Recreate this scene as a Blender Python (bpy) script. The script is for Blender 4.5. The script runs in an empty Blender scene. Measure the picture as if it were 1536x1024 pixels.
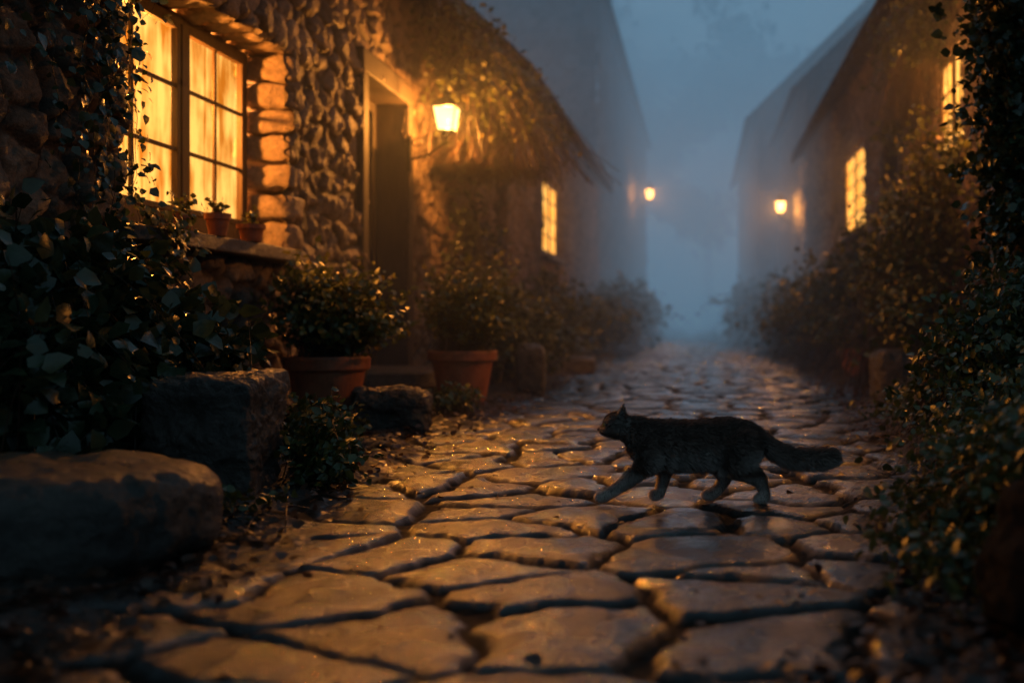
import bpy, bmesh, math, random
import numpy as np
from mathutils import Vector, Matrix
scene=bpy.context.scene
scene.view_settings.view_transform='Standard'
scene.view_settings.look='None'
scene.view_settings.exposure=0
random.seed(7)
# ---------------------------------------------------------------- noise
def _h(i,j,k,seed):
    n=(i.astype(np.int64)*374761393+j.astype(np.int64)*668265263+k.astype(np.int64)*1274126177+seed*362437)&0xffffffff
    n=((n^(n>>13))*1103515245+12345)&0xffffffff
    n=((n^(n>>16))*668265263)&0xffffffff
    n=n^(n>>15)
    return (n&0xffffff)/float(0xffffff)
def vnoise(P,f,seed=0):
    Q=P*f; I=np.floor(Q).astype(np.int64); F=Q-I; F=F*F*(3-2*F)
    r=0
    for a in (0,1):
        for b in (0,1):
            for c in (0,1):
                w=(F[:,0] if a else 1-F[:,0])*(F[:,1] if b else 1-F[:,1])*(F[:,2] if c else 1-F[:,2])
                r=r+w*_h(I[:,0]+a,I[:,1]+b,I[:,2]+c,seed)
    return r*2-1
def fbm(P,f,o=4,seed=0):
    r=0;a=1
    for i in range(o):
        r=r+a*vnoise(P,f*(2.03**i),seed+i*17); a*=.5
    return r
def voronoi(s,t,cs,ct,seed,jit=.75):
    z=np.zeros_like(s)
    J=np.floor(t/ct)
    best=np.full(s.shape,1e9); bx=z.copy(); by=z.copy(); bid=z.copy()
    cells=[]
    for dj in (-2,-1,0,1,2):
        jj=(J+dj)
        off=.5*(np.mod(jj,2))
        I=np.floor(s/cs-off)
        for di in (-2,-1,0,1,2):
            ii=I+di
            r1=_h(ii,jj,z,seed); r2=_h(ii,jj,z,seed+5); r3=_h(ii,jj,z,seed+9)
            cx=(ii+off+.5+(r1-.5)*jit)*cs; cy=(jj+.5+(r2-.5)*jit)*ct
            d=(cx-s)**2+(cy-t)**2
            m=d<best
            best=np.where(m,d,best);bx=np.where(m,cx,bx);by=np.where(m,cy,by);bid=np.where(m,r3,bid)
            cells.append((cx,cy))
    ed=np.full(s.shape,1e9)
    for cx,cy in cells:
        dx=cx-bx;dy=cy-by;l=np.sqrt(dx*dx+dy*dy)
        ok=l>1e-6
        l=np.where(ok,l,1)
        e=(((cx+bx)/2-s)*dx+((cy+by)/2-t)*dy)/l
        ed=np.where(ok,np.minimum(ed,e),ed)
    return ed,bid,bx,by
def sst(a,b,x):
    x=np.clip((x-a)/(b-a),0,1); return x*x*(3-2*x)
# ---------------------------------------------------------------- helpers
def link(o): scene.collection.objects.link(o); return o
def setparent(o,p):
    if p is not None:
        o.parent=p
        o.matrix_parent_inverse=Matrix.Translation(-Vector(p.location))
def fast(name,V,F,mat,parent=None,attrs=None,smooth=True):
    V=np.asarray(V,dtype=np.float32);F=np.asarray(F,dtype=np.int32)
    me=bpy.data.meshes.new(name)
    me.vertices.add(len(V)); me.vertices.foreach_set('co',V.ravel())
    n,k=F.shape
    me.loops.add(n*k); me.loops.foreach_set('vertex_index',F.ravel())
    me.polygons.add(n); me.polygons.foreach_set('loop_start',np.arange(0,n*k,k,dtype=np.int32))
    me.update(calc_edges=True); me.validate()
    if smooth: me.polygons.foreach_set('use_smooth',np.ones(len(me.polygons),dtype=bool))
    if attrs:
        for kk,a in attrs.items():
            at=me.attributes.new(kk,'FLOAT','POINT'); at.data.foreach_set('value',np.asarray(a,dtype=np.float32))
    me.materials.append(mat)
    o=link(bpy.data.objects.new(name,me)); setparent(o,parent); return o
def empty(name,loc,label,cat,group=None):
    o=bpy.data.objects.new(name,None); o.location=loc; o.empty_display_size=.2
    link(o); tag(o,label,cat,group); return o
def tag(o,label,cat,group=None,kind=None):
    if label:o['label']=label
    if cat:o['category']=cat
    if group:o['group']=group
    if kind:o['kind']=kind
    return o
class B:
    def __init__(s): s.v=[];s.f=[]
    def add(s,v,f):
        n=len(s.v); s.v+=[tuple(x) for x in v]; s.f+=[tuple(i+n for i in q) for q in f]
    def box(s,lo,hi,rot=None):
        x0,y0,z0=[min(a,b) for a,b in zip(lo,hi)];x1,y1,z1=[max(a,b) for a,b in zip(lo,hi)]
        v=[Vector(p) for p in((x0,y0,z0),(x1,y0,z0),(x1,y1,z0),(x0,y1,z0),(x0,y0,z1),(x1,y0,z1),(x1,y1,z1),(x0,y1,z1))]
        if rot is not None:
            c=Vector(((x0+x1)/2,(y0+y1)/2,(z0+z1)/2)); v=[c+rot@(p-c) for p in v]
        s.add(v,[(0,3,2,1),(4,5,6,7),(0,1,5,4),(1,2,6,5),(2,3,7,6),(3,0,4,7)])
    def lathe(s,c,prof,n=32,rot0=0):
        v=[];f=[];m=len(prof)
        for r,z in prof:
            for i in range(n):
                a=rot0+2*math.pi*i/n; v.append((c[0]+r*math.cos(a),c[1]+r*math.sin(a),c[2]+z))
        for j in range(m-1):
            for i in range(n):
                a=j*n+i;b=j*n+(i+1)%n; f.append((a,b,b+n,a+n))
        f.append(tuple(reversed(range(n)))); f.append(tuple(range((m-1)*n,m*n)))
        s.add(v,f)
    def tube(s,pts,rad,n=8):
        pts=[Vector(p) for p in pts];v=[];f=[]
        for i,p in enumerate(pts):
            t=(pts[min(i+1,len(pts)-1)]-pts[max(i-1,0)]).normalized()
            a=t.cross(Vector((0.31,0.9,0.2))).normalized();b=t.cross(a)
            r=rad[i] if hasattr(rad,'__len__') else rad
            for k in range(n):
                w=2*math.pi*k/n; v.append(p+(a*math.cos(w)+b*math.sin(w))*r)
        for j in range(len(pts)-1):
            for i in range(n):
                a=j*n+i;b=j*n+(i+1)%n; f.append((a,b,b+n,a+n))
        f.append(tuple(reversed(range(n))));f.append(tuple(range((len(pts)-1)*n,len(pts)*n)))
        s.add(v,f)
    def obj(s,name,mat,parent=None,bevel=0,smooth=False):
        me=bpy.data.meshes.new(name); me.from_pydata(s.v,[],s.f); me.update()
        if smooth: me.polygons.foreach_set('use_smooth',np.ones(len(me.polygons),dtype=bool))
        me.materials.append(mat)
        o=link(bpy.data.objects.new(name,me)); setparent(o,parent)
        if bevel:
            m=o.modifiers.new('bevel','BEVEL'); m.width=bevel; m.segments=2; m.limit_method='ANGLE'
        return o
# ---------------------------------------------------------------- materials
NS=bpy.types.NodeSocket
class M:
    def __init__(s,name):
        s.m=bpy.data.materials.new(name); s.m.use_nodes=True; s.t=s.m.node_tree; s.t.nodes.clear()
        s.out=s.n('ShaderNodeOutputMaterial')
    def n(s,ty): return s.t.nodes.new(ty)
    def l(s,a,b): s.t.links.new(a,b)
    def noise(s,scale,detail=4,rough=.55,vec=None):
        q=s.n('ShaderNodeTexNoise'); q.inputs['Scale'].default_value=scale;q.inputs['Detail'].default_value=detail;q.inputs['Roughness'].default_value=rough
        if vec is None:
            g=s.n('ShaderNodeNewGeometry'); vec=g.outputs['Position']
        s.l(vec,q.inputs['Vector']); return q.outputs['Fac']
    def attr(s,name):
        q=s.n('ShaderNodeAttribute'); q.attribute_name=name; return q.outputs['Fac']
    def ramp(s,fac,stops):
        q=s.n('ShaderNodeValToRGB'); e=q.color_ramp.elements
        while len(e)<len(stops): e.new(.5)
        for i,(p,c) in enumerate(stops):
            e[i].position=p; e[i].color=(c[0],c[1],c[2],1) if hasattr(c,'__len__') else (c,c,c,1)
        s.l(fac,q.inputs['Fac']); return q.outputs['Color']
    def put(s,v,sock):
        if isinstance(v,NS): s.l(v,sock)
        elif hasattr(v,'__len__'): sock.default_value=(v[0],v[1],v[2],1)
        elif sock.type=='RGBA': sock.default_value=(v,v,v,1)
        else: sock.default_value=v
    def mix(s,f,a,b,mode='MIX'):
        q=s.n('ShaderNodeMix'); q.data_type='RGBA'; q.blend_type=mode
        s.put(f,q.inputs[0]); s.put(a,q.inputs[6]); s.put(b,q.inputs[7])
        return q.outputs[2]
    def math(s,op,a,b=0,c=0):
        q=s.n('ShaderNodeMath'); q.operation=op
        for i,v in enumerate((a,b,c)): s.put(v,q.inputs[i])
        return q.outputs[0]
    def bump(s,h,strength,dist,prev=None):
        q=s.n('ShaderNodeBump'); q.inputs['Strength'].default_value=strength;q.inputs['Distance'].default_value=dist
        s.l(h,q.inputs['Height'])
        if prev is not None: s.l(prev,q.inputs['Normal'])
        return q.outputs['Normal']
    def pbr(s,col,rough,normal=None,spec=.5,metal=0,out=True,coat=None):
        q=s.n('ShaderNodeBsdfPrincipled')
        s.put(col,q.inputs['Base Color']);s.put(rough,q.inputs['Roughness']);s.put(spec,q.inputs['Specular IOR Level']);s.put(metal,q.inputs['Metallic'])
        if normal is not None: s.l(normal,q.inputs['Normal'])
        if coat:
            s.put(coat[0],q.inputs['Coat Weight']); s.put(coat[1],q.inputs['Coat Roughness']); s.l(coat[2],q.inputs['Coat Normal'])
        if out: s.l(q.outputs[0],s.out.inputs['Surface'])
        return q.outputs[0]
def stonewall_mat(name,c1,c2,mort,bs=1.0):
    m=M(name); r=m.attr('cell'); k=m.attr('mask')
    col=m.ramp(r,[(0,c1),(.45,[ (a+b)/2*1.05 for a,b in zip(c1,c2)]),(.7,c2),(1,[a*.5 for a in c1])])
    nn=m.noise(9,6,.65)
    col=m.mix(.8,col,m.ramp(nn,[(.3,.4),(.65,1.15)]),'MULTIPLY')
    col=m.mix(.7,col,m.ramp(m.noise(45,5,.7),[(.3,.35),(.6,1.1)]),'MULTIPLY')
    col=m.mix(k,mort,col)
    big=m.noise(.9,3)
    col=m.mix(.6,col,m.ramp(big,[(.35,.5),(.6,1)]),'MULTIPLY')
    nm=m.bump(m.noise(38,8,.72),1.0*bs,.035)
    nm=m.bump(m.noise(150,4,.6),.5*bs,.005,nm)
    m.pbr(col,m.ramp(nn,[(.3,.5),(.7,.8)]),nm,.4); return m.m
MAT_WALL=stonewall_mat('rubble_stone',(.28,.19,.13),(.40,.29,.205),(.07,.05,.036))
MAT_WALLB=stonewall_mat('dark_rubble_stone',(.32,.20,.135),(.43,.29,.20),(.06,.04,.03))
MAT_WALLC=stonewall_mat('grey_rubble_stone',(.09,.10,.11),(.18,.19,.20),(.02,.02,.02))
def rock_mat(name,c1,c2,rough=(.3,.6),moss=.6,spec=.6):
    m=M(name); n1=m.noise(7,8,.7)
    col=m.ramp(n1,[(.3,c1),(.7,c2)])
    n2=m.noise(3,3); g=m.n('ShaderNodeNewGeometry'); sp=m.n('ShaderNodeSeparateXYZ'); m.l(g.outputs['Normal'],sp.inputs[0])
    mossf=m.math('MULTIPLY',m.ramp(n2,[(.45,0),(.62,1)]),m.ramp(sp.outputs[2],[(.1,0),(.8,moss)]))
    col=m.mix(mossf,col,(.03,.042,.015))
    col=m.mix(.7,col,m.ramp(m.noise(40,6,.72),[(.3,.35),(.65,1.2)]),'MULTIPLY')
    nm=m.bump(m.noise(16,9,.72),.9,.05); nm=m.bump(m.noise(90,5,.7),.8,.010,nm)
    m.pbr(col,m.ramp(n1,[(.3,rough[0]),(.7,rough[1])]),nm,spec); return m.m
MAT_ROCK=rock_mat('weathered_rock',(.036,.030,.026),(.11,.088,.072),(.22,.5))
MAT_ROCKD=rock_mat('silhouette_rock',(.008,.007,.006),(.016,.014,.012),(.8,.95),.5,.15)  # silhouette shade put into the colour: near-black, matte stone
MAT_QUOIN=rock_mat('quoin_stone',(.22,.145,.095),(.46,.32,.21),(.5,.8),0)
def slab_mat():
    m=M('wet_cobblestone'); c=m.attr('cell'); k=m.attr('mask'); d=m.attr('dirt')
    col=m.ramp(c,[(0,(.012,.009,.008)),(.35,(.030,.022,.019)),(.7,(.020,.017,.016)),(1,(.048,.034,.027))])
    n1=m.noise(11,7,.68)
    col=m.mix(.9,col,m.ramp(n1,[(.3,.35),(.7,1.35)]),'MULTIPLY')
    dirtc=m.ramp(m.noise(35,5,.7),[(.3,(.006,.0045,.003)),(.7,(.028,.018,.011))])
    col=m.mix(k,dirtc,col); col=m.mix(d,col,dirtc)
    n3=m.noise(6,5,.65)
    r=m.ramp(n3,[(.38,.15),(.66,.40)])
    r=m.mix(k,.85,r); r=m.mix(d,r,.8)
    b1=m.bump(n1,.5,.012)
    nm=m.bump(m.noise(55,7,.72),.9,.007,b1)
    nm=m.bump(m.noise(170,3,.6),.6,.002,nm)
    cn=m.bump(m.noise(38,5,.68),.9,.0055,b1)
    cn=m.bump(m.noise(100,3,.6),.8,.0018,cn)
    cw=m.math('MULTIPLY',m.math('MULTIPLY',m.mix(d,1.0,.1),m.math('ADD',m.math('MULTIPLY',k,.95),.05)),m.ramp(n3,[(.46,1.0),(.66,.2)]))
    sp=m.math('ADD',m.math('MULTIPLY',k,.55),.1)
    m.pbr(col,r,nm,sp,coat=(cw,.075,cn)); return m.m
MAT_STREET=slab_mat()
def simple(name,c,rough,bscale=40,bstr=.3,metal=0,var=.5,spec=.5):
    m=M(name); n=m.noise(bscale,6,.65); n0=m.noise(bscale*.12,4)
    col=m.mix(var,c,m.ramp(n0,[(.3,.35),(.7,1.3)]),'MULTIPLY')
    m.pbr(col,rough,m.bump(n,bstr,.01),spec,metal); return m.m
MAT_SOIL=simple('soil',(.03,.02,.012),.9,60,.9)
MAT_GROUND=simple('earth',(.035,.028,.02),.9,8,.5)
MAT_METAL=simple('black_iron',(.015,.014,.013),.45,80,.3,.8)
MAT_BRASS=simple('old_brass',(.35,.22,.08),.4,80,.2,1)
MAT_SILL=rock_mat('sill_stone',(.08,.060,.045),(.17,.13,.10),(.35,.65),.2)
def wood_mat(name,c,rough=.6):
    m=M(name); g=m.n('ShaderNodeNewGeometry'); mp=m.n('ShaderNodeMapping'); mp.inputs['Scale'].default_value=(14,14,1.2)
    m.l(g.outputs['Position'],mp.inputs[0]); n=m.noise(5,6,.65,mp.outputs[0])
    col=m.mix(.8,c,m.ramp(n,[(.3,.4),(.7,1.4)]),'MULTIPLY')
    m.pbr(col,rough,m.bump(n,.6,.006),.4); return m.m
MAT_FRAME=wood_mat('window_wood',(.085,.045,.02),.5)
MAT_DOOR=wood_mat('door_wood',(.014,.008,.005),.6)
MAT_JAMB=wood_mat('jamb_stone',(.035,.024,.017),.7)
MAT_BEAM=wood_mat('beam_wood',(.045,.03,.02),.7)
MAT_SLATE=simple('roof_slate',(.030,.031,.033),.5,14,.6)
def pot_mat():
    m=M('terracotta'); n=m.noise(14,6,.65)
    col=m.ramp(n,[(.3,(.17,.050,.024)),(.55,(.32,.10,.042)),(.75,(.24,.11,.07))])
    m.pbr(col,.55,m.bump(m.noise(70,5),.35,.004),.4); return m.m
MAT_POT=pot_mat()
def leaf_mat(name,c1,c2,rough=.35,dry=None):
    m=M(name); t=m.attr('tone')
    st=[(0,(.05,.03,.018)),(.05,(.05,.03,.018)),(.06,c1),(.8,c2)]
    if dry: st.append((1,dry))
    q=m.ramp(t,st)
    col=m.mix(.5,q,m.ramp(m.noise(30,3),[(.3,.5),(.7,1.3)]),'MULTIPLY')
    nm=m.bump(m.noise(90,3),.25,.004)
    a=m.pbr(col,rough,nm,.6,out=False)
    tr=m.n('ShaderNodeBsdfTranslucent'); m.l(col,tr.inputs[0])
    mx=m.n('ShaderNodeMixShader'); mx.inputs[0].default_value=.22; m.l(a,mx.inputs[1]); m.l(tr.outputs[0],mx.inputs[2])
    m.l(mx.outputs[0],m.out.inputs['Surface']); return m.m
MAT_IVY=leaf_mat('ivy_leaf',(.016,.032,.016),(.040,.064,.030),.27)
MAT_SHRUB=leaf_mat('shrub_leaf',(.045,.060,.014),(.12,.13,.030),.38,(.26,.18,.04))
MAT_SHRUBD=leaf_mat('dark_shrub_leaf',(.028,.044,.013),(.070,.092,.025),.36)
MAT_DEAD=leaf_mat('dead_leaf',(.028,.013,.007),(.10,.040,.016),.45,(.17,.08,.03))
MAT_TREE=leaf_mat('tree_leaf',(.02,.03,.02),(.04,.05,.03),.7)
def glow_mat(name,lo,hi,strength,transp,sc=2.2):
    m=M(name); g=m.n('ShaderNodeNewGeometry'); mp=m.n('ShaderNodeMapping'); mp.inputs['Scale'].default_value=(1,7,.9)
    m.l(g.outputs['Position'],mp.inputs[0]); n=m.noise(sc,4,.55,mp.outputs[0]); n2=m.noise(3.2,3,.5)
    f=m.math('ADD',m.math('MULTIPLY',n,.55),m.math('MULTIPLY',n2,.45))
    col=m.ramp(f,[(.40,lo),(.49,[ (a+b)/2 for a,b in zip(lo,hi)]),(.57,hi)])
    e=m.n('ShaderNodeEmission'); e.inputs['Strength'].default_value=strength; m.l(col,e.inputs['Color'])
    t=m.n('ShaderNodeBsdfTransparent'); t.inputs[0].default_value=(1,.8,.45,1)
    mx=m.n('ShaderNodeMixShader'); mx.inputs[0].default_value=transp; m.l(e.outputs[0],mx.inputs[1]); m.l(t.outputs[0],mx.inputs[2])
    m.l(mx.outputs[0],m.out.inputs['Surface']); return m.m
MAT_CURTAIN=glow_mat('lit_curtain',(.42,.115,.006),(1.0,.50,.10),2.1,.30)
MAT_CURTAINF=glow_mat('lit_far_curtain',(.9,.30,.02),(1.0,.50,.10),3.0,.35)
MAT_LGLASS=glow_mat('lit_lantern_glass',(1.0,.52,.13),(1.0,.60,.18),7,.45)
MAT_FARGLASS=glow_mat('lit_far_glass',(1.0,.42,.10),(1.0,.48,.13),16,.45)
MAT_ROOM=simple('room_plaster',(.40,.21,.07),.9,10,.1)
# ---------------------------------------------------------------- rocks
def rock_geo(acc,c,size,p=4,n=14,amp=.06,seed=0,f=3.0,rot=0,drum=False):
    bm=bmesh.new(); bmesh.ops.create_cube(bm,size=2)
    bmesh.ops.subdivide_edges(bm,edges=bm.edges[:],cuts=n,use_grid_fill=True)
    V=np.array([v.co[:] for v in bm.verts]); F=[tuple(v.index for v in fc.verts) for fc in bm.faces]; bm.free()
    if drum: nrm=((V[:,0]**2+V[:,1]**2)**(p/2)+np.abs(V[:,2])**p)**(1/p)
    else: nrm=(np.abs(V)**p).sum(1)**(1/p)
    D=V/nrm[:,None]
    S=np.array(size)/2; P=D*S
    N=D/np.linalg.norm(D,axis=1)[:,None]
    fr=f/max(size)
    off=fbm(P+seed*3.7,fr,6,seed)
    chip=np.minimum(0,fbm(P+seed*1.3+9,1.3*fr,2,seed+3))
    rid=-np.abs(fbm(P+seed*2.1,fr*3.1,3,seed+8))
    P=P+N*((off*amp+chip*amp*1.5+rid*amp*.7)*min(size))[:,None]
    c0,s0=math.cos(rot),math.sin(rot)
    P=np.stack([P[:,0]*c0-P[:,1]*s0,P[:,0]*s0+P[:,1]*c0,P[:,2]],1)+np.array(c)
    n0=len(acc[0]); acc[0].extend(map(tuple,P)); acc[1].extend(tuple(i+n0 for i in q) for q in F)
def rock(name,base,size,label,cat='stone',p=4,n=40,amp=.07,seed=0,f=3,rot=0,mat=None,group=None,drum=False):
    acc=([],[]); rock_geo(acc,(0,0,size[2]*.5-.02),size,p,n,amp,seed,f,rot,drum)
    o=fast(name,np.array(acc[0]),np.array(acc[1]),mat or MAT_ROCK); o.location=base
    tag(o,label,cat,group); return o
# ---------------------------------------------------------------- leaves
T=np.array([(0,0,0),(.28,.34,.07),(.3,0,0),(.28,-.34,.07),(.65,.25,.03),(.65,0,-.03),(.65,-.25,.03),(1,0,-.14)])
TF=np.array([(0,2,1),(0,3,2),(1,2,5),(1,5,4),(2,3,6),(2,6,5),(4,5,7),(5,6,7)])
def nz(a): return a/np.maximum(np.linalg.norm(a,axis=-1,keepdims=True),1e-9)
def leafgeo(P,D,N,L,wr=1.0):
    D=nz(D);S=nz(np.cross(D,N));N=np.cross(S,D)
    L=L[:,None,None]
    V=P[:,None]+L*(T[None,:,0:1]*D[:,None]+T[None,:,1:2]*wr*S[:,None]+T[None,:,2:3]*N[:,None])
    n=len(P); F=TF[None]+(np.arange(n)*8)[:,None,None]
    return V.reshape(-1,3),F.reshape(-1,3)
def twiggeo(L,r):
    n,k,_=L.shape
    off=np.array([(1,0,0),(-.5,.87,.2),(-.5,-.87,-.2)])
    rr=r*np.linspace(1,.4,k)[None,:,None,None]
    V=L[:,:,None,:]+off[None,None]*rr
    base=(np.arange(n)*k*3)[:,None]+(np.arange(k-1)*3)[None,:]
    q=[]
    for i in range(3):
        j=(i+1)%3
        q.append(np.stack([base+i,base+j,base+3+j],-1)); q.append(np.stack([base+i,base+3+j,base+3+i],-1))
    F=np.concatenate([a.reshape(-1,3) for a in q]); return V.reshape(-1,3),F
def foliage_obj(name,mat,parent,leafs,twigs,seed):
    r=np.random.default_rng(seed)
    Vs=[];Fs=[];ts=[];o=0
    for V,F in leafs:
        Vs.append(V);Fs.append(F+o);o+=len(V); ts.append(np.repeat(r.uniform(.08,.97,len(V)//8),8))
    for V,F in twigs:
        Vs.append(V);Fs.append(F+o);o+=len(V);ts.append(np.zeros(len(V)))
    return fast(name,np.concatenate(Vs),np.concatenate(Fs),mat,parent,{'tone':np.concatenate(ts)})
def shrub(name,base,blobs,ntw,nlf,leaf,seed,mat,parent=None,spread=.06,wr=1.0,up=.5,tw=.003,zmin=0.0,t0=.4,rag=.25):
    r=np.random.default_rng(seed)
    bl=np.array(blobs,float); w=bl[:,3]*bl[:,4]*bl[:,5]; w=w**.8; w/=w.sum()
    bi=r.choice(len(bl),ntw,p=w); b=bl[bi]
    d=nz(r.normal(size=(ntw,3))); rad=r.uniform(0,1,ntw)**.4
    rad=rad*(1+rag*r.normal(size=ntw)*.6)
    E=b[:,:3]+d*b[:,3:6]*rad[:,None]; E[:,2]=np.maximum(E[:,2],zmin+.02)
    S=np.array(base)[None]+r.normal(size=(ntw,3))*np.array([spread,spread,0.005])
    C=(S+E)/2; C[:,2]=np.maximum(C[:,2],E[:,2]*.8+S[:,2]*.2)+.05*(E[:,2]-S[:,2])
    k=7;t=np.linspace(0,1,k)[None,:,None]
    bez=lambda t:(1-t)**2*S[:,None]+2*t*(1-t)*C[:,None]+t*t*E[:,None]
    L=bez(t)
    tl=np.sort(r.uniform(t0,1.0,(ntw,nlf)),1); tl[:,-1]=1
    Pl=bez(tl[:,:,None]); tan=nz(2*(1-tl[...,None])*(C-S)[:,None]+2*tl[...,None]*(E-C)[:,None])
    sc=r.uniform(.55,1.15,(ntw,nlf))*leaf
    Dl=tan*.6+r.normal(size=Pl.shape)*.65+np.array([0,0,-.12])
    Nl=r.normal(size=Pl.shape)*.55+np.array([0,0,up])+nz(Pl-b[:,None,:3])*.5
    Pf=Pl.reshape(-1,3)+r.normal(size=(ntw*nlf,3))*leaf*.35; Pf[:,2]=np.maximum(Pf[:,2],zmin+.01)
    lv=leafgeo(Pf,Dl.reshape(-1,3),Nl.reshape(-1,3),sc.reshape(-1),wr)
    return foliage_obj(name,mat,parent,[lv],[twiggeo(L,tw)],seed)
def vines(name,strands,per_m,leaf,out,seed,mat,parent=None,wr=1.35,spread=.05):
    r=np.random.default_rng(seed); out=np.array(out,float)
    Ps=[];tws=[]
    for st in strands:
        st=np.array(st,float); k=14
        seg=np.linalg.norm(np.diff(st,axis=0),axis=1); cum=np.r_[0,np.cumsum(seg)]
        tt=np.linspace(0,cum[-1],k); pl=np.stack([np.interp(tt,cum,st[:,i]) for i in range(3)],1)
        pl+=r.normal(size=pl.shape)*.018; tws.append(pl)
        n=int(per_m*cum[-1]); u=r.uniform(0,cum[-1],n)
        Ps.append(np.stack([np.interp(u,tt,pl[:,i]) for i in range(3)],1))
    P=np.concatenate(Ps); n=len(P)
    P=P+r.normal(size=(n,3))*spread*np.array([.6,1,1])+out*np.abs(r.normal(size=(n,1)))*spread*.5
    D=r.normal(size=(n,3))*.6+np.array([0,0,-.8])+out*.35
    N=out[None]+r.normal(size=(n,3))*.4+np.array([0,0,.35])
    lv=leafgeo(P,D,N,r.uniform(.45,1.15,n)*leaf,wr)
    return foliage_obj(name,mat,parent,[lv],[twiggeo(np.array(tws),.003)],seed)
# ---------------------------------------------------------------- ground
gb=B(); gb.add([(-150,-30,-.12),(150,-30,-.12),(150,300,-.12),(-150,300,-.12)],[(0,1,2,3)])
g=gb.obj('ground',MAT_GROUND); tag(g,'dark bare earth around the lane and cottages','ground',kind='structure')
ys=[1.1]
while ys[-1]<75: ys.append(ys[-1]+max(.0075,ys[-1]*.0036))
ys=np.array(ys); xs=np.arange(-2.75,2.75,.0115)
X,Y=np.meshgrid(xs,ys); s=X.ravel();t=Y.ravel(); P3=np.stack([s,t,0*s],1)
ws=s+.055*fbm(P3,3.2,5,3); wt=(t+.045*fbm(P3,3.2,5,8))*1.15
ca,sa=math.cos(.62),math.sin(.62)
ed,cid,bx,by=voronoi(ws*ca+wt*sa,-ws*sa+wt*ca,.36,.36,29,1.15)
bx,by=bx*ca-by*sa,(bx*sa+by*ca)/1.15
wid=.008+.014*(vnoise(P3,2.1,5)+1)*.5+.007*fbm(P3,14,4,15)
dome=sst(0,1,np.clip((ed-wid)/.09,0,1))
top=sst(0,.018,ed-wid)
tilt=((cid-.5)*.035*(s-bx)+(np.mod(cid*7.13,1)-.5)*.045*(t-by))
z=-.032+.021*top+.009*dome+tilt*top+(np.mod(cid*3.7,1)-.5)*.010*top
z+=top*(.0050*fbm(P3,6,7,2)-.004*np.abs(fbm(P3,5,4,42)))+ (1-top)*.005*fbm(P3,30,3,6)
z+=.010*fbm(P3,.7,2,31)
rb=np.interp(t,[1.2,2,2.8,4,8,20,75],[.15,.38,.62,.9,1.1,1.25,1.3]); lb=np.interp(t,[1.2,2.5,4,8,20,75],[-1.15,-1.2,-1.28,-1.35,-1.4,-1.5])
e=np.maximum(s-rb,lb-s)+.16*fbm(P3,2.2,4,11)
dh=-.055+.08*sst(-.25,.35,e)+.014*fbm(P3,14,4,12)*sst(-.3,.1,e)
dirt=sst(-.006,.006,dh-z)
z=np.maximum(z,dh)
nr,nc=X.shape; idx=np.arange(nr*nc).reshape(nr,nc)
F=np.stack([idx[:-1,:-1],idx[:-1,1:],idx[1:,1:],idx[1:,:-1]],-1).reshape(-1,4)
st=fast('cobbled_street',np.stack([s,t,z],1),F,MAT_STREET,None,{'cell':cid,'mask':top,'dirt':dirt})
tag(st,'wet uneven cobbled lane of large flat stones','street',kind='structure')
def dead_leaves(name,n,fn,seed,size=.045):
    r=np.random.default_rng(seed); P=fn(r,n); n=len(P)
    D=nz(r.normal(size=(n,3))*np.array([1,1,.25])); N=np.array([0,0,1.])+r.normal(size=(n,3))*.3
    lv=leafgeo(P,D,N,r.uniform(.5,1.2,n)*size,1.25)
    return foliage_obj(name,MAT_DEAD,None,[lv],[],seed)
def fn_edge(r,n):
    y=1.5+r.uniform(0,1,n)**1.8*14; side=r.random(n)<.5
    rbx=np.interp(y,[1.2,2,2.8,4,8,20],[.15,.38,.62,.9,1.1,1.25]); lbx=np.interp(y,[1.2,2.5,4,8,20],[-1.15,-1.2,-1.28,-1.35,-1.4])
    o=r.normal(size=n)*.19+.17
    x=np.where(side,rbx+o,lbx-o); return np.stack([x,y,.010+.02*r.random(n)+.03*np.clip(o,0,1)],1)
d1=dead_leaves('fallen_leaves',4600,fn_edge,5,.036); tag(d1,'brown fallen leaves heaped along the lane edges','leaves',kind='stuff')
def fn_all(r,n):
    y=1.6+r.uniform(0,1,n)**1.4*12; x=r.uniform(-1.3,1.0,n); return np.stack([x,y,.000+.004*r.random(n)],1)
d2=dead_leaves('scattered_leaves',200,fn_all,6,.024); tag(d2,'small brown leaves scattered over wet cobbles','leaves',kind='stuff')
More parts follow.
